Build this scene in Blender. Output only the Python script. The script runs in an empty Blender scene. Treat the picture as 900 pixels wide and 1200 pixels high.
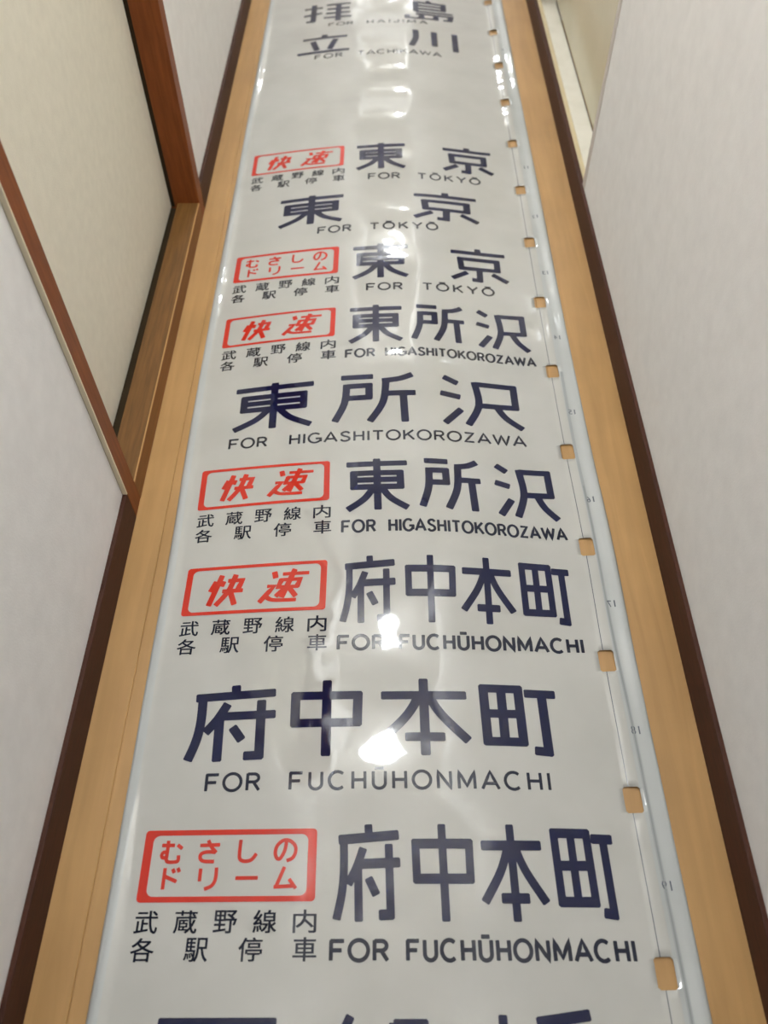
import bpy, bmesh, math, random
from mathutils import Vector, Matrix

scene = bpy.context.scene
COL = scene.collection

# ------------------------------------------------------------------ camera, world, light, exposure
F_PX, PITCH, YAW, ROLL, CAM_H = 980.2, 0.925, -0.012, -0.0141, 1.0
cam_data = bpy.data.cameras.new('camera')
cam = bpy.data.objects.new('camera', cam_data)
COL.objects.link(cam)
fwd = Vector((math.sin(YAW) * math.cos(PITCH), math.cos(YAW) * math.cos(PITCH), -math.sin(PITCH)))
rgt = Vector((math.cos(YAW), -math.sin(YAW), 0))
up = rgt.cross(fwd)
r2 = rgt * math.cos(ROLL) + up * math.sin(ROLL)
u2 = up * math.cos(ROLL) - rgt * math.sin(ROLL)
cam.matrix_world = Matrix(((r2.x, u2.x, -fwd.x, 0), (r2.y, u2.y, -fwd.y, 0), (r2.z, u2.z, -fwd.z, CAM_H), (0, 0, 0, 1)))
cam_data.sensor_fit = 'VERTICAL'
cam_data.sensor_height = 36.0
cam_data.sensor_width = 27.0
cam_data.lens = 36.0 * F_PX / 1200.0
cam_data.clip_start = 0.01
cam_data.dof.use_dof = True
cam_data.dof.focus_distance = 1.12
cam_data.dof.aperture_fstop = 4.2
scene.camera = cam

scene.view_settings.view_transform = 'Standard'
scene.view_settings.look = 'None'
scene.view_settings.gamma = 1.0
scene.view_settings.use_curve_mapping = False
scene.view_settings.exposure = 0.12

world = bpy.data.worlds.new('world')
scene.world = world
world.use_nodes = True
bg = world.node_tree.nodes['Background']
bg.inputs['Color'].default_value = (0.9, 0.95, 1.0, 1)
bg.inputs['Strength'].default_value = 0.62

LAMPS = [(-0.06, 1.16, 0.095, 205.0), (0.03, 3.9, 0.10, 135.0), (0.18, 6.7, 0.10, 150.0)]     # x, y, radius, emission strength
LAMP_COLOR = (0.945, 1.0, 1.035, 1)
CEIL = 2.4
Y_BACK, Y_FRONT = 7.8, -1.9

# ------------------------------------------------------------------ helpers
def link_mesh(name, bm, mat, parent=None, smooth=False):
    me = bpy.data.meshes.new(name)
    bm.to_mesh(me)
    bm.free()
    if smooth:
        for f in me.polygons:
            f.use_smooth = True
    o = bpy.data.objects.new(name, me)
    COL.objects.link(o)
    me.materials.append(mat)
    if parent:
        o.parent = parent
    return o

def add_box(bm, lo, hi, bevel=0.0, seg=2):
    r = bmesh.ops.create_cube(bm, size=1.0)
    vs = r['verts']
    for v in vs:
        v.co = Vector([(lo[i] + hi[i]) / 2 + v.co[i] * (hi[i] - lo[i]) for i in range(3)])
    if bevel:
        es = list({e for v in vs for e in v.link_edges})
        bmesh.ops.bevel(bm, geom=es, offset=bevel, segments=seg, affect='EDGES', profile=0.5)

def structure(name, boxes, mat, bevel=0.0):
    bm = bmesh.new()
    for lo, hi in boxes:
        add_box(bm, lo, hi, bevel)
    o = link_mesh(name, bm, mat)
    o['kind'] = 'structure'
    return o

def new_mat(name):
    m = bpy.data.materials.new(name)
    m.use_nodes = True
    nt = m.node_tree
    return m, nt, nt.nodes['Principled BSDF']

def node(nt, kind, **kw):
    n = nt.nodes.new(kind)
    for k, v in kw.items():
        setattr(n, k, v)
    return n

def plain(name, col, rough=0.5, spec=0.5):
    m, nt, b = new_mat(name)
    b.inputs['Base Color'].default_value = (*col, 1)
    b.inputs['Roughness'].default_value = rough
    b.inputs['Specular IOR Level'].default_value = spec
    return m

def noisy(name, c1, c2, scale, stretch=(1, 1, 1), rough=0.5, bump=0.0, bump_scale=None, detail=4.0, spec=0.5, lo=0.3, hi=0.7):
    m, nt, b = new_mat(name)
    tc = node(nt, 'ShaderNodeTexCoord')
    mp = node(nt, 'ShaderNodeMapping')
    mp.inputs['Scale'].default_value = stretch
    nt.links.new(tc.outputs['Object'], mp.inputs['Vector'])
    nz = node(nt, 'ShaderNodeTexNoise')
    nz.inputs['Scale'].default_value = scale
    nz.inputs['Detail'].default_value = detail
    nt.links.new(mp.outputs['Vector'], nz.inputs['Vector'])
    cr = node(nt, 'ShaderNodeValToRGB')
    cr.color_ramp.elements[0].position = lo
    cr.color_ramp.elements[1].position = hi
    cr.color_ramp.elements[0].color = (*c1, 1)
    cr.color_ramp.elements[1].color = (*c2, 1)
    nt.links.new(nz.outputs['Fac'], cr.inputs['Fac'])
    nt.links.new(cr.outputs['Color'], b.inputs['Base Color'])
    b.inputs['Roughness'].default_value = rough
    b.inputs['Specular IOR Level'].default_value = spec
    if bump:
        n2 = node(nt, 'ShaderNodeTexNoise')
        n2.inputs['Scale'].default_value = bump_scale or scale
        n2.inputs['Detail'].default_value = 3.0
        nt.links.new(mp.outputs['Vector'], n2.inputs['Vector'])
        bp = node(nt, 'ShaderNodeBump')
        bp.inputs['Strength'].default_value = bump
        bp.inputs['Distance'].default_value = 0.002
        nt.links.new(n2.outputs['Fac'], bp.inputs['Height'])
        nt.links.new(bp.outputs['Normal'], b.inputs['Normal'])
    return m

def lin(r, g, b):
    f = lambda c: ((c / 255 + 0.055) / 1.055) ** 2.4 if c > 10 else c / 255 / 12.92
    return (f(r), f(g), f(b))

M_WALL = noisy('wallpaper', lin(232, 229, 226), lin(238, 235, 232), 40, rough=0.9, bump=0.15, bump_scale=420, spec=0.2)
M_CEIL = noisy('ceiling_paper', lin(228, 224, 216), lin(234, 230, 224), 30, rough=0.95, bump=0.2, bump_scale=300, spec=0.2)
M_DOOR = noisy('door_paper', lin(222, 215, 197), lin(228, 221, 203), 60, rough=0.85, bump=0.2, bump_scale=500, spec=0.2)
M_BASE = noisy('baseboard_brown', lin(58, 31, 20), lin(72, 39, 26), 30, (8, 1, 8), rough=0.55, spec=0.2)
M_JAMB = noisy('jamb_stain', lin(116, 62, 28), lin(136, 76, 36), 22, (9, 9, 0.7), rough=0.5, spec=0.2)
M_SILL = noisy('sill_wood', lin(92, 62, 26), lin(116, 80, 38), 22, (9, 0.6, 9), rough=0.55, spec=0.3)
M_LIP = noisy('sill_lip_wood', lin(118, 74, 32), lin(134, 86, 40), 22, (9, 0.6, 9), rough=0.5, spec=0.3)
M_CREAM = noisy('cream_ledge', lin(208, 203, 188), lin(216, 211, 198), 25, rough=0.5)
M_YELLOW = noisy('yellowed_strip', lin(190, 173, 134), lin(200, 184, 147), 25, (4, 1, 4), rough=0.5)
M_PANEL = noisy('gloss_cream_panel', lin(204, 194, 164), lin(212, 202, 174), 6, rough=0.22, bump=0.08, bump_scale=30)
M_GAP = plain('dark_gap', lin(50, 40, 26), 0.9, 0.1)
M_BEAD = noisy('corner_bead_grey', lin(196, 186, 178), lin(203, 194, 186), 40, rough=0.8)
M_PALE_STRIP = plain('pale_strip', lin(226, 214, 186), 0.6)

# wooden floor: planks running along the hall
def floor_material():
    m, nt, b = new_mat('floor_wood')
    tc = node(nt, 'ShaderNodeTexCoord')
    mp = node(nt, 'ShaderNodeMapping')
    mp.inputs['Scale'].default_value = (16, 1.1, 1)
    nt.links.new(tc.outputs['Object'], mp.inputs['Vector'])
    nz = node(nt, 'ShaderNodeTexNoise')
    nz.inputs['Scale'].default_value = 4.0
    nz.inputs['Detail'].default_value = 6.0
    nz.inputs['Distortion'].default_value = 0.6
    nt.links.new(mp.outputs['Vector'], nz.inputs['Vector'])
    cr = node(nt, 'ShaderNodeValToRGB')
    cr.color_ramp.elements[0].position = 0.28
    cr.color_ramp.elements[1].position = 0.75
    cr.color_ramp.elements[0].color = (*lin(168, 129, 78), 1)
    cr.color_ramp.elements[1].color = (*lin(186, 145, 92), 1)
    nt.links.new(nz.outputs['Fac'], cr.inputs['Fac'])
    n2 = node(nt, 'ShaderNodeTexNoise')            # broad mottling and wear
    n2.inputs['Scale'].default_value = 7.0
    n2.inputs['Detail'].default_value = 5.0
    nt.links.new(tc.outputs['Object'], n2.inputs['Vector'])
    c2 = node(nt, 'ShaderNodeValToRGB')
    c2.color_ramp.elements[0].position = 0.3
    c2.color_ramp.elements[1].position = 0.7
    c2.color_ramp.elements[0].color = (0.86, 0.84, 0.82, 1)
    c2.color_ramp.elements[1].color = (1, 1, 1, 1)
    nt.links.new(n2.outputs['Fac'], c2.inputs['Fac'])
    mx = node(nt, 'ShaderNodeMix', data_type='RGBA', blend_type='MULTIPLY')
    mx.inputs['Factor'].default_value = 1.0
    nt.links.new(cr.outputs['Color'], mx.inputs['A'])
    nt.links.new(c2.outputs['Color'], mx.inputs['B'])
    nt.links.new(mx.outputs['Result'], b.inputs['Base Color'])
    b.inputs['Roughness'].default_value = 0.42
    bp = node(nt, 'ShaderNodeBump')
    bp.inputs['Strength'].default_value = 0.08
    bp.inputs['Distance'].default_value = 0.001
    nt.links.new(nz.outputs['Fac'], bp.inputs['Height'])
    nt.links.new(bp.outputs['Normal'], b.inputs['Normal'])
    return m
M_FLOOR = floor_material()

def film_material(name, c1, c2):
    m, nt, b = new_mat(name)
    tc = node(nt, 'ShaderNodeTexCoord')
    nz = node(nt, 'ShaderNodeTexNoise')
    nz.inputs['Scale'].default_value = 9.0
    nz.inputs['Detail'].default_value = 5.0
    nt.links.new(tc.outputs['Object'], nz.inputs['Vector'])
    cr = node(nt, 'ShaderNodeValToRGB')
    cr.color_ramp.elements[0].position = 0.25
    cr.color_ramp.elements[1].position = 0.72
    cr.color_ramp.elements[0].color = (*c1, 1)
    cr.color_ramp.elements[1].color = (*c2, 1)
    nt.links.new(nz.outputs['Fac'], cr.inputs['Fac'])
    nt.links.new(cr.outputs['Color'], b.inputs['Base Color'])
    film_gloss(nt, b, tc)
    return m

def film_gloss(nt, b, tc):
    b.inputs['Roughness'].default_value = 0.045
    b.inputs['IOR'].default_value = 1.5
    b.inputs['Specular IOR Level'].default_value = 0.55
    n2 = node(nt, 'ShaderNodeTexNoise')            # gentle ripples of the plastic
    n2.inputs['Scale'].default_value = 11.0
    n2.inputs['Detail'].default_value = 1.5
    nt.links.new(tc.outputs['Object'], n2.inputs['Vector'])
    bp = node(nt, 'ShaderNodeBump')
    bp.inputs['Strength'].default_value = 1.0
    bp.inputs['Distance'].default_value = 0.0032
    nt.links.new(n2.outputs['Fac'], bp.inputs['Height'])
    nt.links.new(bp.outputs['Normal'], b.inputs['Normal'])

def ink(name, col):
    m, nt, b = new_mat(name)
    b.inputs['Base Color'].default_value = (*col, 1)
    film_gloss(nt, b, node(nt, 'ShaderNodeTexCoord'))
    return m

M_FILM = film_material('white_film', lin(177, 175, 168), lin(187, 185, 179))
M_MARGIN = film_material('clear_film_edge', lin(174, 176, 173), lin(184, 186, 184))
M_NAVY = ink('navy_ink', lin(15, 21, 56))
M_BLACK = ink('black_ink', lin(28, 32, 48))
M_RED = ink('red_ink', lin(192, 50, 36))
M_GREY = ink('grey_ink', lin(88, 92, 100))
M_LAMP, _nt, _b = new_mat('lamp_diffuser')
_b.inputs['Base Color'].default_value = (0.9, 0.9, 0.88, 1)

# ------------------------------------------------------------------ the hallway
XL, XR = -0.379, 0.382                 # faces of the baseboards
WL, WR = XL - 0.006, XR + 0.006        # wall faces
T = 0.11                               # wall thickness
Y1, Y2 = 0.747, 1.538                  # left door frame, outer faces
HEAD = 1.80
RY1, RY2 = 1.507, 2.40                 # right opening

# floor with fine grooves between the boards
bm = bmesh.new()
seams = [-0.638, -0.335, -0.032, 0.271, 0.574]
xs = [-0.7]
for s in seams:
    xs += [s - 0.0009, s, s + 0.0009]
xs.append(0.7)
rows = []
for y in (Y_FRONT - T, Y_BACK + T):
    rows.append([bm.verts.new((x, y, -0.0011 if any(abs(x - s) < 1e-6 for s in seams) else 0.0)) for x in xs])
for i in range(len(xs) - 1):
    bm.faces.new((rows[0][i], rows[0][i + 1], rows[1][i + 1], rows[1][i]))
low = [[bm.verts.new((x, y, -0.03)) for x in (-0.7, 0.7)] for y in (Y_FRONT - T, Y_BACK + T)]
bm.faces.new((low[0][0], low[1][0], low[1][1], low[0][1]))
bm.faces.new((rows[0][0], rows[1][0], low[1][0], low[0][0]))
bm.faces.new((rows[1][-1], rows[0][-1], low[0][1], low[1][1]))
o = link_mesh('floor', bm, M_FLOOR)
o['kind'] = 'structure'

structure('wall_left', [((WL - T, Y_FRONT, 0), (WL, Y1 - 0.003, CEIL)), ((WL - T, Y2, 0), (WL, Y_BACK, CEIL)),
                        ((WL - T, Y1 - 0.003, HEAD), (WL, Y2, CEIL))], M_WALL)
# right wall with a rounded wallpaper corner at the opening
bm = bmesh.new()
R = 0.012
RC = RY1 + 0.021                      # where the rounding starts, beyond the corner strip
prof = [(WR, Y_FRONT), (WR, RC)]
for i in range(1, 7):
    a = math.radians(15 * i)
    prof.append((WR + R - R * math.cos(a), RC + R * math.sin(a)))
prof += [(WR + T, RC + R), (WR + T, Y_FRONT)]
bot = [bm.verts.new((x, y, 0)) for x, y in prof]
top = [bm.verts.new((x, y, CEIL)) for x, y in prof]
bm.faces.new(bot); bm.faces.new(top[::-1])
for i in range(len(prof)):
    j = (i + 1) % len(prof)
    bm.faces.new((bot[i], top[i], top[j], bot[j]))
bmesh.ops.recalc_face_normals(bm, faces=bm.faces)
add_box(bm, (WR, RY2, 0), (WR + T, Y_BACK, CEIL))
add_box(bm, (WR, RC + R, 1.95), (WR + T, RY2, CEIL))
o = link_mesh('wall_right', bm, M_WALL); o['kind'] = 'structure'
structure('trim_14', [((WR - 0.0008, RY1, 0.057), (WR + 0.002, RC, 1.95))], M_BEAD)
structure('wall_back', [((-0.7, Y_BACK, 0), (0.7, Y_BACK + T, CEIL))], M_WALL)
structure('ceiling', [((-0.7, Y_FRONT - T, CEIL), (0.7, Y_BACK + T, CEIL + 0.06))], M_CEIL)

structure('baseboard_left', [((WL - 0.002, Y_FRONT, 0.0), (XL, Y1, 0.056)), ((WL - 0.002, Y2, 0.0), (XL, Y_BACK, 0.056))], M_BASE, 0.0012)
structure('baseboard_right', [((XR, Y_FRONT, 0.0), (WR + 0.004, Y_BACK, 0.056))], M_BASE, 0.0012)
structure('baseboard_back', [((XL, Y_BACK - 0.006, 0.0), (XR, Y_BACK + 0.002, 0.056))], M_BASE, 0.0012)

# left doorway: jambs, head, sill, door leaf
DX = -0.437                            # face of the door leaf
structure('trim_1', [((WL - T, Y1, 0.0), (XL, 0.783, HEAD))], M_JAMB, 0.0015)
structure('trim_2', [((WL - T, 1.503, 0.0), (XL, Y2, HEAD))], M_JAMB, 0.0015)
structure('trim_3', [((WL - T, 0.783, HEAD - 0.036), (XL, 1.503, HEAD))], M_JAMB, 0.0015)
structure('trim_4', [((XL - 0.006, Y1 - 0.0022, 0.056), (XL + 0.0004, Y1 + 0.0003, HEAD))], M_PALE_STRIP)  # thin pale strip beside the near jamb
bm = bmesh.new()
add_box(bm, (-0.4235, 0.782, 0.0), (XL - 0.0005, 1.504, 0.037), 0.0018)
o = link_mesh('trim_5', bm, M_SILL); o['kind'] = 'structure'
structure('trim_6', [((-0.3805, 0.782, 0.0), (XL, 1.504, 0.0365))], M_LIP)
structure('lit_edge_strip', [((-0.3815, 0.784, 0.0355), (-0.3797, 1.502, 0.0374))], plain('lit_edge', lin(180, 138, 82), 0.5))  # highlight along the sill edge, painted as a pale tan strip
structure('gap_shade_strip', [((DX - 0.002, 1.5022, 0.03), (DX + 0.0075, 1.5035, HEAD - 0.036))], M_GAP)  # shadow in the gap beside the door, painted as a dark strip
structure('trim_7', [((WL - T, 0.782, 0.0), (-0.4225, 1.504, 0.026))], M_GAP)
structure('door_1', [((DX - 0.03, 0.775, 0.029), (DX, 1.51, HEAD - 0.03))], M_DOOR, 0.001)

# right opening: ledge, glossy panel, far post
PX = 0.438
structure('trim_8', [((WR + 0.003, RY1 + 0.004, 0.0), (WR + 0.0125, RY2, 0.0575))], M_YELLOW, 0.001)
structure('trim_9', [((WR + 0.0125, RY1 + 0.004, 0.0), (PX - 0.0012, 2.352, 0.058)), ((WR + 0.0125, 2.355, 0.0), (PX - 0.0012, RY2, 0.058))], M_CREAM, 0.0012)
structure('trim_10', [((PX - 0.0015, RY1 + 0.004, 0.0), (PX + 0.0005, RY2, 0.0560))], M_GAP)
structure('trim_11', [((WR + 0.012, 2.362, 0.058), (PX, RY2, 1.95))], M_CREAM, 0.002)
structure('door_2', [((PX, RY1 + 0.004, 0.06), (PX + 0.035, RY2, 1.95))], M_PANEL, 0.002)

# ------------------------------------------------------------------ ceiling lamps of the hall
def ceiling_lamp(x, y, r, strength, label):
    root = bpy.data.objects.new('ceiling_lamp', None)
    COL.objects.link(root)
    root.location = (x, y, CEIL)
    root['label'] = label
    root['category'] = 'lamp'
    bm = bmesh.new()
    bmesh.ops.create_cone(bm, cap_ends=True, segments=48, radius1=r * 1.08, radius2=r * 1.08, depth=0.022,
                          matrix=Matrix.Translation((0, 0, -0.011)))
    link_mesh('lamp_base', bm, M_CEIL, root)
    bm = bmesh.new()
    n, rings = 48, 8
    loops = []
    for i in range(rings + 1):
        a = math.pi / 2 * i / rings
        loops.append([bm.verts.new((r * math.cos(a) * math.cos(t), r * math.cos(a) * math.sin(t), -0.022 - r * 0.95 * math.sin(a)))
                      for t in [2 * math.pi * k / n for k in range(n)]] if i < rings else [bm.verts.new((0, 0, -0.022 - r * 0.95))])
    for i in range(rings - 1):
        for k in range(n):
            bm.faces.new((loops[i][k], loops[i + 1][k], loops[i + 1][(k + 1) % n], loops[i][(k + 1) % n]))
    for k in range(n):
        bm.faces.new((loops[-2][k], loops[-1][0], loops[-2][(k + 1) % n]))
    bmesh.ops.recalc_face_normals(bm, faces=bm.faces)
    m = M_LAMP.copy()
    b = m.node_tree.nodes['Principled BSDF']
    b.inputs['Emission Color'].default_value = LAMP_COLOR
    b.inputs['Emission Strength'].default_value = strength
    link_mesh('lamp_shade', bm, m, root, smooth=True)

for (x, y, r, s), lab in zip(LAMPS, ('round white ceiling lamp nearest the viewer, over the brown doorway',
                                     'round white ceiling lamp in the middle of the hall ceiling',
                                     'round white ceiling lamp at the far end of the hall')):
    ceiling_lamp(x, y, r, s, lab)

# ------------------------------------------------------------------ shape of the film lying on the floor
PITCH_V, V0 = 0.1817, 0.142            # spacing of the destinations along the film, first punched hole
def curve(tab, k):
    k = max(0.0, min(len(tab) - 1.0001, k))
    i = int(k)
    t = k - i
    p0, p1, p2, p3 = tab[max(i - 1, 0)], tab[i], tab[min(i + 1, len(tab) - 1)], tab[min(i + 2, len(tab) - 1)]
    return p1 + 0.5 * t * (p2 - p0 + t * (2 * p0 - 5 * p1 + 4 * p2 - p3 + t * (3 * (p1 - p2) + p3 - p0)))
DRIFT_X = [.001, -.001, -.003, -.003, -.007, -.009, -.010, -.010, -.010, -.0105, -.011, -.011, -.011, -.011, -.011, -.011]
DRIFT_L = [.0, -.001, -.001, -.003, -.004, -.009, -.011, -.011, -.013, -.010, -.008, -.004, -.004, -.004, -.004, -.004]
ARCH = [.008, .010, .018, .028, .028, .031, .029, .028, .029, .028, .028, .029, .027, .024, .02, .015]

def smooth(t):
    t = max(0.0, min(1.0, t))
    return t * t * (3 - 2 * t)

def film_point(u, v, lift=0.0):
    """a point of the film: u across it, v along it, in metres"""
    k = (v - V0) / PITCH_V
    if u < 0.03:
        s = math.sin(math.pi / 2 * max(0.0, min(1.0, (u + 0.30) / 0.33)))
    else:
        s = smooth((0.30 - u) / 0.27)
    z = 0.0012 + curve(ARCH, k) * s
    # upturned, slightly wavy long edges
    z += 0.0055 * math.exp(-((u + 0.3075) / 0.0085) ** 2) * (0.6 + 0.4 * math.sin(v * 9.0 + 1.0))
    z += 0.0050 * math.exp(-((u - 0.3185) / 0.0075) ** 2) * (0.55 + 0.45 * math.sin(v * 8.0 + 2.2))
    z += (0.0022 + 0.0018 * smooth((k - 7) / 4)) * math.exp(-((u - 0.293) / 0.010) ** 2)
    # slow undulation along the strip
    z += WAVE * s * (math.sin(v * 2 * math.pi / 0.37 - 4.33 + 2.5 * u) + 0.5 * math.sin(v * 2 * math.pi / 0.21 - 10.02 - 3.0 * u))
    x = u + curve(DRIFT_X, k)
    y = v + curve(DRIFT_L, k) * max(0.0, min(1.0, (0.28 - u) / 0.56))
    return Vector((x, y, z + lift))
WAVE = 0.0023

U_L, U_R = -0.315, 0.3255
V_START, V_END = -0.42, 3.1
HOLE_U, HOLE_W, HOLE_L, HOLE_R = 0.287, 0.0205, 0.031, 0.0026

def breaks(lo, hi, step, fixed):
    pts = sorted([lo, hi] + [f for f in fixed if lo < f < hi])
    out = []
    for a, b in zip(pts, pts[1:]):
        n = max(1, round((b - a) / step))
        out += [a + (b - a) * i / n for i in range(n)]
    return out + [hi]

hw, hl, hr = HOLE_W / 2, HOLE_L / 2, HOLE_R
hole_vs = [V0 + PITCH_V * k for k in range(-3, 16)]
us = breaks(U_L, U_R, 0.0075, [HOLE_U - hw, HOLE_U - hw + hr, HOLE_U + hw - hr, HOLE_U + hw] + [U_L + 0.003 * i for i in range(1, 9)] + [U_R - 0.003 * i for i in range(1, 8)])
vs_ = breaks(V_START, V_END, 0.009, [h + d for h in hole_vs for d in (-hl, -hl + hr, hl - hr, hl)])
bm = bmesh.new()
grid = [[bm.verts.new(film_point(u, v)) for u in us] for v in vs_]
margin_faces = set()
def in_hole(u, v):
    for h in hole_vs:
        if abs(v - h) < hl and abs(u - HOLE_U) < hw:
            return h
    return None
for j in range(len(vs_) - 1):
    for i in range(len(us) - 1):
        a, b, c, d = grid[j][i], grid[j][i + 1], grid[j + 1][i + 1], grid[j + 1][i]
        cu, cv = (us[i] + us[i + 1]) / 2, (vs_[j] + vs_[j + 1]) / 2
        h = in_hole(cu, cv)
        if h is None:
            bm.faces.new((a, b, c, d))
            if cu < U_L + 0.0125 or cu > HOLE_U + hw:
                margin_faces.add(len(bm.faces) - 1)
        elif abs(cu - HOLE_U) > hw - hr and abs(cv - h) > hl - hr:       # rounded hole corner
            if cu < HOLE_U:
                bm.faces.new((a, b, d) if cv < h else (a, c, d))
            else:
                bm.faces.new((a, b, c) if cv < h else (b, c, d))
loose = [v for v in bm.verts if not v.link_faces]
bmesh.ops.delete(bm, geom=loose, context='VERTS')
film = link_mesh('roll_sign', bm, M_FILM, smooth=True)
md = film.modifiers.new('thickness', 'SOLIDIFY')
md.thickness = 0.0003
film['label'] = 'long white plastic destination roll sign with navy and red lettering on the wooden floor'
film['category'] = 'sign'

md.offset = -1
film.data.materials.append(M_MARGIN)                     # unprinted clear edges of the plastic
for p in film.data.polygons:
    if p.index in margin_faces:
        p.material_index = 1

# ------------------------------------------------------------------ lettering: strokes laid on the film
LIFT = 0.00035
def spline(pts, n=6):
    out = []
    for i in range(len(pts) - 1):
        p0, p1, p2, p3 = pts[max(i - 1, 0)], pts[i], pts[i + 1], pts[min(i + 2, len(pts) - 1)]
        for q in range(n):
            t = q / n
            out.append(tuple(p1[c] + 0.5 * t * (p2[c] - p0[c] + t * (2 * p0[c] - 5 * p1[c] + 4 * p2[c] - p3[c] + t * (3 * (p1[c] - p2[c]) + p3[c] - p0[c]))) for c in (0, 1)))
    return out + [tuple(pts[-1])]

def stroke(bm, pts, wv, wh, closed=False, step=0.008, warp=film_point):
    """a line with width wv where it runs up the film and wh where it runs across"""
    pts = [Vector((p[0], p[1])) for p in pts]
    if closed:
        pts = pts + [pts[0]]
    segs = []
    clean = [pts[0]]
    for p in pts[1:]:
        if (p - clean[-1]).length > 1e-6:
            clean.append(p)
    pts = clean
    for a, b in zip(pts, pts[1:]):
        t = (b - a).normalized()
        n = Vector((-t.y, t.x))
        h = 0.5 * math.sqrt((wv * t.y) ** 2 + (wh * t.x) ** 2)
        segs.append((a, b, t, n, h))
    def joint(s1, s2):
        n1, n2, h1, h2 = s1[3], s2[3], s1[4], s2[4]
        det = n1.x * n2.y - n1.y * n2.x
        if n1.dot(n2) < -0.3:                        # sharp apex: blunt it
            n = (n1 + n2).normalized()
            return n * (h1 + h2) * 0.75
        if abs(det) < 0.15:
            n = (n1 + n2).normalized()
            return n * ((h1 + h2) / 2)
        return Vector(((h1 * n2.y - h2 * n1.y) / det, (n1.x * h2 - n2.x * h1) / det))
    secs = []                                        # (left, right) pairs in film coordinates
    m = len(segs)
    for i, (a, b, t, n, h) in enumerate(segs):
        if i == 0 and not closed:
            q = min(0.28 * h, 0.3 * (b - a).length)
            secs.append((a + n * h * 0.78, a - n * h * 0.78))
            secs.append((a + t * q + n * h, a + t * q - n * h))
        L = (b - a).length
        cnt = max(1, int(L / step))
        for c in range(1, cnt):
            p = a + t * (L * c / cnt)
            hh = h
            secs.append((p + n * hh, p - n * hh))
        if i < m - 1 or closed:
            nx = segs[(i + 1) % m]
            mv = joint(segs[i], nx)
            turn = t.x * nx[2].y - t.y * nx[2].x
            if abs(turn) > 0.5:                       # softened outer corner
                d = min(0.4 * h, 0.3 * L)
                if turn > 0:
                    secs.append((b + mv, b - mv - t * d))
                    secs.append((b + mv, b - mv + nx[2] * d))
                else:
                    secs.append((b + mv - t * d, b - mv))
                    secs.append((b + mv + nx[2] * d, b - mv))
            else:
                secs.append((b + mv, b - mv))
        else:
            q = min(0.28 * h, 0.3 * L)
            secs.append((b - t * q + n * h, b - t * q - n * h))
            secs.append((b + n * h * 0.78, b - n * h * 0.78))
    if closed:
        secs.append(secs[0])
        # when closed the first straight run starts at the last joint
    vl = [[bm.verts.new(warp(p.x, p.y, LIFT)) for p in s] for s in secs]
    for (a1, a2), (b1, b2) in zip(vl, vl[1:]):
        try:
            bm.faces.new((a1, a2, b2, b1))
        except ValueError:
            pass

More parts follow.
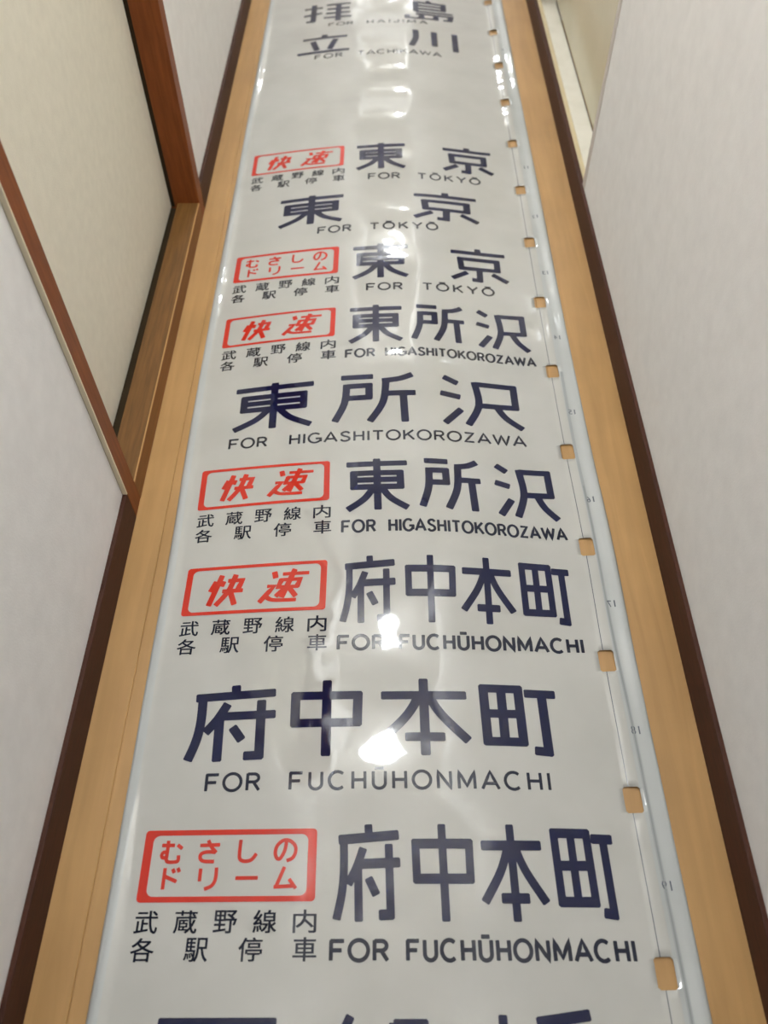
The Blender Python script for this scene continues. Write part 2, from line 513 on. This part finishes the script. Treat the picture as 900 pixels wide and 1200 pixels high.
# big characters as centre lines in a unit box; a trailing 'c' closes the line, 's' smooths it
GLYPH = {
'府': [[(.49, 1), (.50, .87)], [(.01, .835), (.985, .885)], [(.097, .83), (.104, .52), (.075, .27), (0, .02), 's'], [(.411, .75), (.30, .54), (.17, .37), 's'],
      [(.328, .58), (.345, 0)], [(.352, .58), (1, .595)], [(.818, .79), (.835, .07), (.65, .065)], [(.49, .44), (.62, .26)]],
'中': [[(0, .79), (1, .79), (.99, .425), (.01, .425), 'c'], [(.5, 1), (.508, 0)]],
'本': [[(0, .772), (1, .776)], [(.5, 1), (.498, 0)], [(.44, .77), (.367, .613), (.247, .444), (.001, .186), 's'], [(.56, .77), (.639, .605), (.755, .443), (.993, .183), 's'], [(.27, .23), (.728, .23)]],
'町': [[(0, 1), (.484, .995), (.487, .144), (.008, .145), 'c'], [(.245, 1), (.242, .14)], [(.005, .586), (.487, .585)], [(.564, .93), (1, .92)], [(.805, .93), (.81, 0), (.622, .018)]],
'町 ': [[(0, 1), (.56, .995), (.565, .144), (.008, .145), 'c'], [(.283, 1), (.28, .14)], [(.005, .586), (.565, .585)], [(.63, .93), (1, .92)], [(.835, .93), (.84, 0), (.67, .018)]],
'東': [[(0, .885), (1, .90)], [(.5, 1), (.506, 0)], [(.12, .70), (.88, .705), (.88, .432), (.122, .428), 'c'], [(.122, .565), (.88, .57)], [(.448, .42), (.285, .2), (.02, .01), 's'], [(.571, .42), (.72, .21), (.985, .03), 's']],
'所': [[(.067, .973), (.471, .971)], [(.133, .775), (.421, .78), (.42, .53), (.135, .524)], [(.14, .825), (.117, .426), (0, .04), 's'], [(.58, .87), (.80, .91), (.965, 1), 's'], [(.632, .885), (.592, .423), (.427, .02), 's'], [(.627, .60), (1, .606)], [(.845, .60), (.86, 0)]],
'沢': [[(.048, 1), (.227, .875)], [(0, .65), (.251, .583)], [(.253, .333), (.039, .02)], [(.44, .90), (.94, .905), (.941, .452), (.465, .44)], [(.441, .945), (.477, .45), (.324, .005), 's'], [(.70, .44), (.803, .214), (1, 0), 's']],
'京': [[(.50, 1), (.50, .86)], [(0, .86), (1, .86)], [(.165, .665), (.837, .665), (.836, .385), (.18, .385), 'c'], [(.505, .38), (.495, .05), (.352, .06)], [(.28, .27), (.0, .06)], [(.73, .27), (1, .06)]],
'立': [[(.5, 1), (.5, .83)], [(.08, .80), (.95, .80)], [(.28, .66), (.38, .16)], [(.73, .68), (.62, .16)], [(0, .06), (1, .06)]],
'川': [[(.10, .98), (.10, .5), (0, .05), 's'], [(.51, .96), (.51, .14)], [(.97, 1), (.97, 0)]],
'拝': [[(.0, .78), (.38, .80)], [(.20, 1), (.20, .06), (.06, .06)], [(.0, .40), (.38, .50)], [(.46, .92), (.97, .92)], [(.48, .68), (.95, .68)], [(.46, .45), (.97, .45)], [(.42, .22), (1, .22)], [(.72, .92), (.72, 0)]],
'島': [[(.50, 1), (.44, .90)], [(.19, .88), (.80, .88), (.80, .56), (.19, .56)], [(.19, .93), (.19, .40)], [(.19, .72), (.80, .72)], [(.19, .40), (1, .40)], [(.19, .26), (.95, .26), (.92, .03), (.78, .03)], [(.0, .20), (.0, .02), (.62, .02), (.62, .2)], [(.31, .2), (.31, .02)]],
'西': [[(0, .95), (1, .95)], [(.07, .70), (.93, .70), (.93, .04), (.07, .04), 'c'], [(.37, .95), (.36, .52), (.22, .36), 's'], [(.63, .95), (.63, .42), (.82, .36)]],
'船': [[(.26, 1), (.20, .86)], [(.08, .82), (.42, .82), (.42, .05), (.33, .05)], [(.10, .84), (.10, .4), (0, .02), 's'], [(.02, .45), (.50, .45)], [(.25, .72), (.25, .58)], [(.25, .34), (.25, .18)],
      [(.62, .94), (.60, .62), (.52, .52), 's'], [(.62, .92), (.88, .92), (.88, .60), (1, .56)], [(.60, .40), (.94, .40), (.94, .03), (.60, .03), 'c']],
'橋': [[(.0, .76), (.36, .76)], [(.18, 1), (.18, 0)], [(.16, .70), (.0, .30)], [(.20, .62), (.36, .44)], [(.46, .93), (.92, 1)], [(.42, .80), (1, .80)], [(.62, .92), (.42, .62)], [(.74, .80), (.98, .62)], [(.60, .68), (.82, .68), (.82, .54), (.60, .54), 'c'],
      [(.46, 0), (.46, .42), (.96, .42), (.96, .02), (.88, .02)], [(.60, .30), (.82, .30), (.82, .12), (.60, .12), 'c']],
# red slanted service name
'快': [[(.30, 1), (.10, 0)], [(.17, .80), (.06, .46)], [(.38, .80), (.34, .62)], [(.50, .80), (.92, .80), (.84, .48)], [(.40, .46), (1, .46)], [(.70, 1), (.58, .46), (.30, .0), 's'], [(.64, .44), (.84, .0)]],
'速': [[(.20, .95), (.26, .74)], [(.10, .50), (.26, .50), (.0, .02)], [(.12, .20), (.30, .08), (.82, .06), 's'], [(.40, .86), (1, .86)], [(.66, 1), (.48, .14)], [(.40, .68), (.82, .68), (.78, .46), (.36, .46), 'c'], [(.54, .46), (.34, .18)], [(.60, .44), (.80, .16)]],
# kana of the red box
'む': [[(.02, .78), (.62, .78)], [(.30, 1), (.30, .40), (.26, .24), (.12, .22), (.06, .34), (.14, .46), (.28, .44), (.30, .30), (.30, .12), (.40, .02), (.70, .02), (.84, .08), (.84, .32), 's'], [(.74, .80), (.98, .62)]],
'さ': [[(.04, .76), (.96, .78)], [(.40, 1), (.56, .70), (.82, .42), 's'], [(.78, .44), (.40, .46), (.14, .38), (.10, .18), (.28, .04), (.76, .02), 's']],
'し': [[(.16, 1), (.14, .40), (.18, .12), (.40, .02), (.70, .08), (.92, .36), 's']],
'の': [[(.52, .92), (.46, .50), (.28, .14), (.12, .14), (.03, .38), (.10, .70), (.36, .94), (.64, .94), (.90, .74), (.96, .46), (.84, .16), (.56, .02), 's']],
'ド': [[(.26, 1), (.26, 0)], [(.26, .62), (.84, .36)], [(.60, .96), (.70, .76)], [(.82, 1), (.92, .80)]],
'リ': [[(.14, .96), (.14, .36)], [(.84, 1), (.84, .48), (.70, .16), (.38, .0), 's']],
'ー': [[(.0, .50), (1, .50)]],
'ム': [[(.44, 1), (.10, .08)], [(.0, .08), (.92, .12)], [(.66, .44), (.98, .0)]],
}
def arc(cx, cy, rx, ry, a0, a1, n=14):
    return [(cx + rx * math.cos(math.radians(a0 + (a1 - a0) * i / n)), cy + ry * math.sin(math.radians(a0 + (a1 - a0) * i / n))) for i in range(n + 1)]
LATIN = {   # width, strokes in a box one cap height tall
'A': (.80, [[(0, 0), (.40, 1), (.80, 0)], [(.15, .32), (.65, .32)]]),
'C': (.78, [arc(.40, .5, .40, .5, 48, 312)]),
'F': (.62, [[(.04, 0), (.04, 1)], [(.0, .955), (.62, .955)], [(.04, .50), (.52, .50)]]),
'G': (.80, [arc(.41, .5, .41, .5, 45, 345), [(.80, .10), (.80, .44), (.46, .44)]]),
'H': (.66, [[(.04, 0), (.04, 1)], [(.62, 0), (.62, 1)], [(.04, .51), (.62, .51)]]),
'I': (.10, [[(.05, 0), (.05, 1)]]),
'J': (.50, [[(.46, 1), (.46, .26)] + arc(.24, .26, .22, .25, -8, -175, 8)]),
'K': (.68, [[(.04, 0), (.04, 1)], [(.64, 1), (.06, .38)], [(.26, .58), (.68, 0)]]),
'M': (.84, [[(.04, 0), (.04, 1), (.42, .16), (.80, 1), (.80, 0)]]),
'N': (.68, [[(.04, 0), (.04, 1), (.64, 0), (.64, 1)]]),
'O': (.84, [arc(.42, .5, .42, .5, 0, 360, 28)]),
'R': (.64, [[(.04, 0), (.04, 1)], [(.04, .955), (.36, .955)] + arc(.36, .72, .22, .235, 80, -80, 8) + [(.36, .485), (.04, .485)], [(.34, .48), (.62, 0)]]),
'S': (.62, [spline([(.58, .80), (.46, .95), (.28, .98), (.10, .88), (.07, .72), (.20, .57), (.42, .47), (.57, .32), (.55, .13), (.36, .02), (.15, .04), (.02, .2)], 4)]),
'T': (.66, [[(.33, 0), (.33, 1)], [(0, .955), (.66, .955)]]),
'U': (.66, [[(.04, 1), (.04, .32)] + arc(.33, .32, .29, .31, 188, 352, 10) + [(.62, .32), (.62, 1)]]),
'W': (1.06, [[(0, 1), (.26, 0), (.53, .95), (.80, 0), (1.06, 1)]]),
'Y': (.74, [[(0, 1), (.37, .46), (.74, 1)], [(.37, .48), (.37, 0)]]),
'Z': (.64, [[(.03, .955), (.60, .955), (.03, .045), (.62, .045)]]),
}
LATIN['Ō'] = (.84, LATIN['O'][1] + [[(.18, 1.17), (.66, 1.17)]])
LATIN['Ū'] = (.66, LATIN['U'][1] + [[(.12, 1.17), (.56, 1.17)]])

def base_v(k):
    return V0 + PITCH_V * k

def draw_glyph(bm, ch, u0, u1, v0, v1, wv, wh, slant=0.0):
    for st in GLYPH[ch]:
        flag = st[-1] if isinstance(st[-1], str) else ''
        pts = [p for p in st if not isinstance(p, str)]
        if flag == 's':
            pts = spline(pts)
        pts = [(u0 + (u1 - u0) * x + slant * (y - 0.5) * (u1 - u0), v0 + (v1 - v0) * y) for x, y in pts]
        stroke(bm, pts, wv, wh, flag == 'c')

def draw_latin(bm, text, u0, u1, v, h, w):
    ws = [LATIN[c][0] for c in text]
    tot, n = sum(ws), len(text)
    full = u1 - u0
    a = min(1.22 * h, full / (tot + 0.24 * (n - 1)))
    gap = (full - tot * a) / max(1, n - 1)
    x = u0
    for c, wd in zip(text, ws):
        for st in LATIN[c][1]:
            pts = [(x + px * a, v + py * h) for px, py in st]
            loop = len(pts) > 8 and (Vector(pts[0]) - Vector(pts[-1])).length < 1e-5
            stroke(bm, pts[:-1] if loop else pts, w, w, loop, step=0.006)
        x += wd * a + gap

def print_part(name, bm, mat, label=None, parent=None):
    o = link_mesh(name, bm, mat, parent or film)
    if label:
        o['label'] = label
    return o

FONT_CACHE = {}
def font_char(ch, offset):
    key = (ch, offset)
    if key not in FONT_CACHE:
        cu = bpy.data.curves.new('char', 'FONT')
        cu.body = ch
        cu.size = 1.0
        cu.offset = offset
        cu.resolution_u = 3
        ob = bpy.data.objects.new('char', cu)
        COL.objects.link(ob)
        me = bpy.data.meshes.new_from_object(ob.evaluated_get(bpy.context.evaluated_depsgraph_get()))
        vs = [(v.co.x, v.co.y) for v in me.vertices]
        fs = [tuple(p.vertices) for p in me.polygons]
        bpy.data.objects.remove(ob)
        bpy.data.curves.remove(cu)
        bpy.data.meshes.remove(me)
        FONT_CACHE[key] = (vs, fs)
    return FONT_CACHE[key]

def draw_font(bm, ch, u0, u1, v0, v1, bold=0.0, mirror=False):
    """a character of the built-in font fitted into a box; bold widens its strokes"""
    vs, fs = font_char(ch, 0.0)
    x0, x1 = min(v[0] for v in vs), max(v[0] for v in vs)
    y0, y1 = min(v[1] for v in vs), max(v[1] for v in vs)
    for du, dv in (((-.5, -.3), (.5, -.3), (-.5, .3), (.5, .3)) if bold else ((0, 0),)):
        made = []
        for x, y in vs:
            fx = (x - x0) / max(1e-6, x1 - x0)
            if mirror:
                fx = 1 - fx
            made.append(bm.verts.new(film_point(u0 + (u1 - u0) * fx + du * bold, v0 + (v1 - v0) * (y - y0) / max(1e-6, y1 - y0) + dv * bold, LIFT)))
        for f in fs:
            try:
                bm.faces.new([made[i] for i in (f[::-1] if mirror else f)])
            except ValueError:
                pass

BOLD = 0.0007
BOX = (-0.284, -0.085, 0.0700, 0.1480)
def service_character(ch, frame, *a):
    bm = bmesh.new()
    draw_glyph(bm, ch, *a)
    print_part('service_character', bm, M_RED, 'red character ' + ch, frame)

def red_box(k, kana):
    b = base_v(k)
    u0, u1, v0, v1 = BOX[0], BOX[1], b + BOX[2], b + BOX[3]
    sw, sh, r_o, r_i = 0.0088, 0.0052, 0.0045, 0.0075
    if kana:
        sw, sh = 0.0100, 0.0060
    def loop(a0, a1, c0, c1, r):
        pts = []
        for (cx, cy, a) in ((a1 - r, c1 - r, 0), (a0 + r, c1 - r, 90), (a0 + r, c0 + r, 180), (a1 - r, c0 + r, 270)):
            pts += arc(cx, cy, r, r, a, a + 90, 5)
        out = []
        for i in range(len(pts)):
            p, q = Vector(pts[i]), Vector(pts[(i + 1) % len(pts)])
            n = 24 if i % 6 == 5 else 1              # same subdivision on both loops
            out += [p.lerp(q, t / n) for t in range(n)]
        return out
    bm = bmesh.new()
    A = [bm.verts.new(film_point(p.x, p.y, LIFT)) for p in loop(u0, u1, v0, v1, r_o)]
    B = [bm.verts.new(film_point(p.x, p.y, LIFT)) for p in loop(u0 + sw, u1 - sw, v0 + sh, v1 - sh, r_i)]
    n = len(A)
    for i in range(n):
        bm.faces.new((A[i], A[(i + 1) % n], B[(i + 1) % n], B[i]))
    frame = print_part('service_frame', bm, M_RED, 'red rounded frame')
    if kana:
        for i, c in enumerate('むさしの'):
            cu = -0.2515 + 0.0437 * i
            service_character(c, frame, cu - 0.0125, cu + 0.0125, b + 0.1125, b + 0.1365, 0.0041, 0.0041)
        for i, c in enumerate('ドリーム'):
            cu = -0.2505 + 0.0437 * i
            service_character(c, frame, cu - 0.0125, cu + 0.0130, b + 0.0835, b + 0.1065, 0.0041, 0.0041)
    else:
        service_character('快', frame, -0.250, -0.201, b + 0.084, b + 0.133, 0.0082, 0.0066, 0.10)
        service_character('速', frame, -0.174, -0.112, b + 0.084, b + 0.136, 0.0082, 0.0056, 0.10)
    cw, chh = 0.0250, 0.0230
    for line, step, dv in (('武蔵野線内', 0.0434, 0.0385), ('各駅停車', 0.0583, 0.0110)):
        for i, c in enumerate(line):
            cu = -0.2690 + step * i
            bm = bmesh.new()
            draw_font(bm, c, cu - cw / 2, cu + cw / 2, b + dv, b + dv + chh, BOLD)
            print_part('note_character', bm, M_BLACK, 'small dark character ' + c)

def name_line(k, chars, wv=0.0092, wh=0.0110):
    b = base_v(k)
    for ch, u0, u1, v0, v1 in chars:
        bm = bmesh.new()
        draw_glyph(bm, ch, u0, u1, b + v0, b + v1, wv, wh)
        print_part('destination_character', bm, M_NAVY, 'large navy character ' + ch.strip())

def roman_line(k, pieces, h=0.0240, w=0.0040, dv=0.0093):
    b = base_v(k)
    for text, u0, u1 in pieces:
        bm = bmesh.new()
        draw_latin(bm, text, u0 + w / 2, u1 - w / 2, b + dv + w / 2, h - w, w)
        print_part('roman_word', bm, M_BLACK, 'dark roman lettering ' + text)

FUCHU_WIDE = [('府', -.247, -.142, .046, .146), ('中', -.118, -.039, .050, .150), ('本', -.010, .098, .050, .151), ('町', .120, .212, .057, .139)]
FUCHU_SLIM = [('府', -.061, .010, .049, .152), ('中', .0275, .0885, .049, .152), ('本', .102, .171, .049, .152), ('町 ', .187, .254, .057, .143)]
HIGASHI_SLIM = [('東', -.060, .032, .049, .149), ('所', .052, .142, .051, .147), ('沢', .164, .253, .047, .145)]
HIGASHI_WIDE = [('東', -.246, -.116, .046, .148), ('所', -.080, .051, .046, .147), ('沢', .091, .222, .044, .145)]
TOKYO_SLIM = [('東', -.058, .046, .049, .149), ('京', .128, .233, .047, .147)]
TOKYO_WIDE = [('東', -.211, -.082, .046, .148), ('京', .061, .189, .044, .147)]

name_line(-1, [('西', -.241, -.119, .040, .141), ('船', -.075, .046, .040, .143), ('橋', .090, .212, .040, .144)])
red_box(0, True);  name_line(0, FUCHU_SLIM); roman_line(0, [('FOR', -.069, -.003), ('FUCHŪHONMACHI', .013, .261)], w=.0043)
name_line(1, FUCHU_WIDE, .0120, .0112); roman_line(1, [('FOR', -.223, -.154), ('FUCHŪHONMACHI', -.122, .193)], dv=.009, w=.0037)
red_box(2, False); name_line(2, FUCHU_SLIM); roman_line(2, [('FOR', -.069, -.003), ('FUCHŪHONMACHI', .013, .261)], w=.0044)
red_box(3, False); name_line(3, HIGASHI_SLIM, .0112, .0106); roman_line(3, [('FOR', -.068, -.016), ('HIGASHITOKOROZAWA', .0, .262)], w=.0040)
name_line(4, HIGASHI_WIDE, .0122, .0110); roman_line(4, [('FOR', -.249, -.185), ('HIGASHITOKOROZAWA', -.152, .224)], dv=.006, w=.0036)
red_box(5, False); name_line(5, HIGASHI_SLIM, .0112, .0106); roman_line(5, [('FOR', -.067, -.014), ('HIGASHITOKOROZAWA', .001, .262)], w=.0040)
red_box(6, True);  name_line(6, TOKYO_SLIM, .0122, .0108); roman_line(6, [('FOR', -.033, .036), ('TŌKYŌ', .070, .205)], w=.0037)
name_line(7, TOKYO_WIDE, .0145, .0110); roman_line(7, [('FOR', -.131, -.062), ('TŌKYŌ', -.028, .107)], dv=.009, w=.0037)
red_box(8, False); name_line(8, TOKYO_SLIM, .0135, .0110); roman_line(8, [('FOR', -.034, .035), ('TŌKYŌ', .070, .204)], w=.0037)
name_line(11, [('立', -.217, -.086, .040, .140), ('川', .070, .186, .050, .150)], .0155, .0115); roman_line(11, [('FOR', -.173, -.101), ('TACHIKAWA', -.066, .145)], dv=.010, w=.0036)
name_line(12, [('拝', -.213, -.085, .045, .150), ('島', .062, .185, .045, .150)], .0150, .0100); roman_line(12, [('FOR', -.146, -.078), ('HAIJIMA', -.045, .116)], dv=.010, w=.0036)

# thin crease line joining the punched holes
bm = bmesh.new()
for h in hole_vs[:-1]:
    stroke(bm, [(HOLE_U - 0.003, h + hl), (HOLE_U - 0.003, h + PITCH_V - hl)], 0.0010, 0.0010)
print_part('crease_line', bm, M_GREY, 'thin dark crease between the punched holes')

# soft shadow of the fold along the right margin, painted as grey strokes
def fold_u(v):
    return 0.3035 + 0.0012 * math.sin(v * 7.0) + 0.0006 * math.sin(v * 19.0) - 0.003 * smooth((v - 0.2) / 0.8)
M_FOLD_SHADE = ink('fold_shade_pale', lin(163, 166, 164))
M_FOLD_SHADE_CORE = ink('fold_shade_core', lin(147, 150, 149))
for nm, mat, w, va, vb in (('fold_shade_line', M_FOLD_SHADE, 0.0050, -0.40, 1.05), ('fold_shade_core', M_FOLD_SHADE_CORE, 0.0018, -0.40, 0.80)):
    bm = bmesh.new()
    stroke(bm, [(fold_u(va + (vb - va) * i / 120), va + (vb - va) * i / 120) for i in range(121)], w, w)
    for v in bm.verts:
        v.co.z += 0.00012 if nm == 'fold_shade_core' else -0.0001
    print_part(nm, bm, mat, 'grey painted shade of the fold in the clear margin')

# little mirrored frame numbers in the right margin
for k in range(-1, 12):
    if k in (9, 10):
        continue
    bm = bmesh.new()
    vc = base_v(k) + 0.0865
    num = str(19 - k)
    for i, c in enumerate(num[::-1]):
        cu = 0.3075 + 0.0072 * (i - 0.5)
        wd = 0.0017 if c == '1' else 0.0058
        draw_font(bm, c, cu - wd / 2, cu + wd / 2, vc - 0.0052, vc + 0.0052, 0.0, True)
    print_part('frame_number', bm, M_GREY, 'tiny grey mirrored number ' + num)
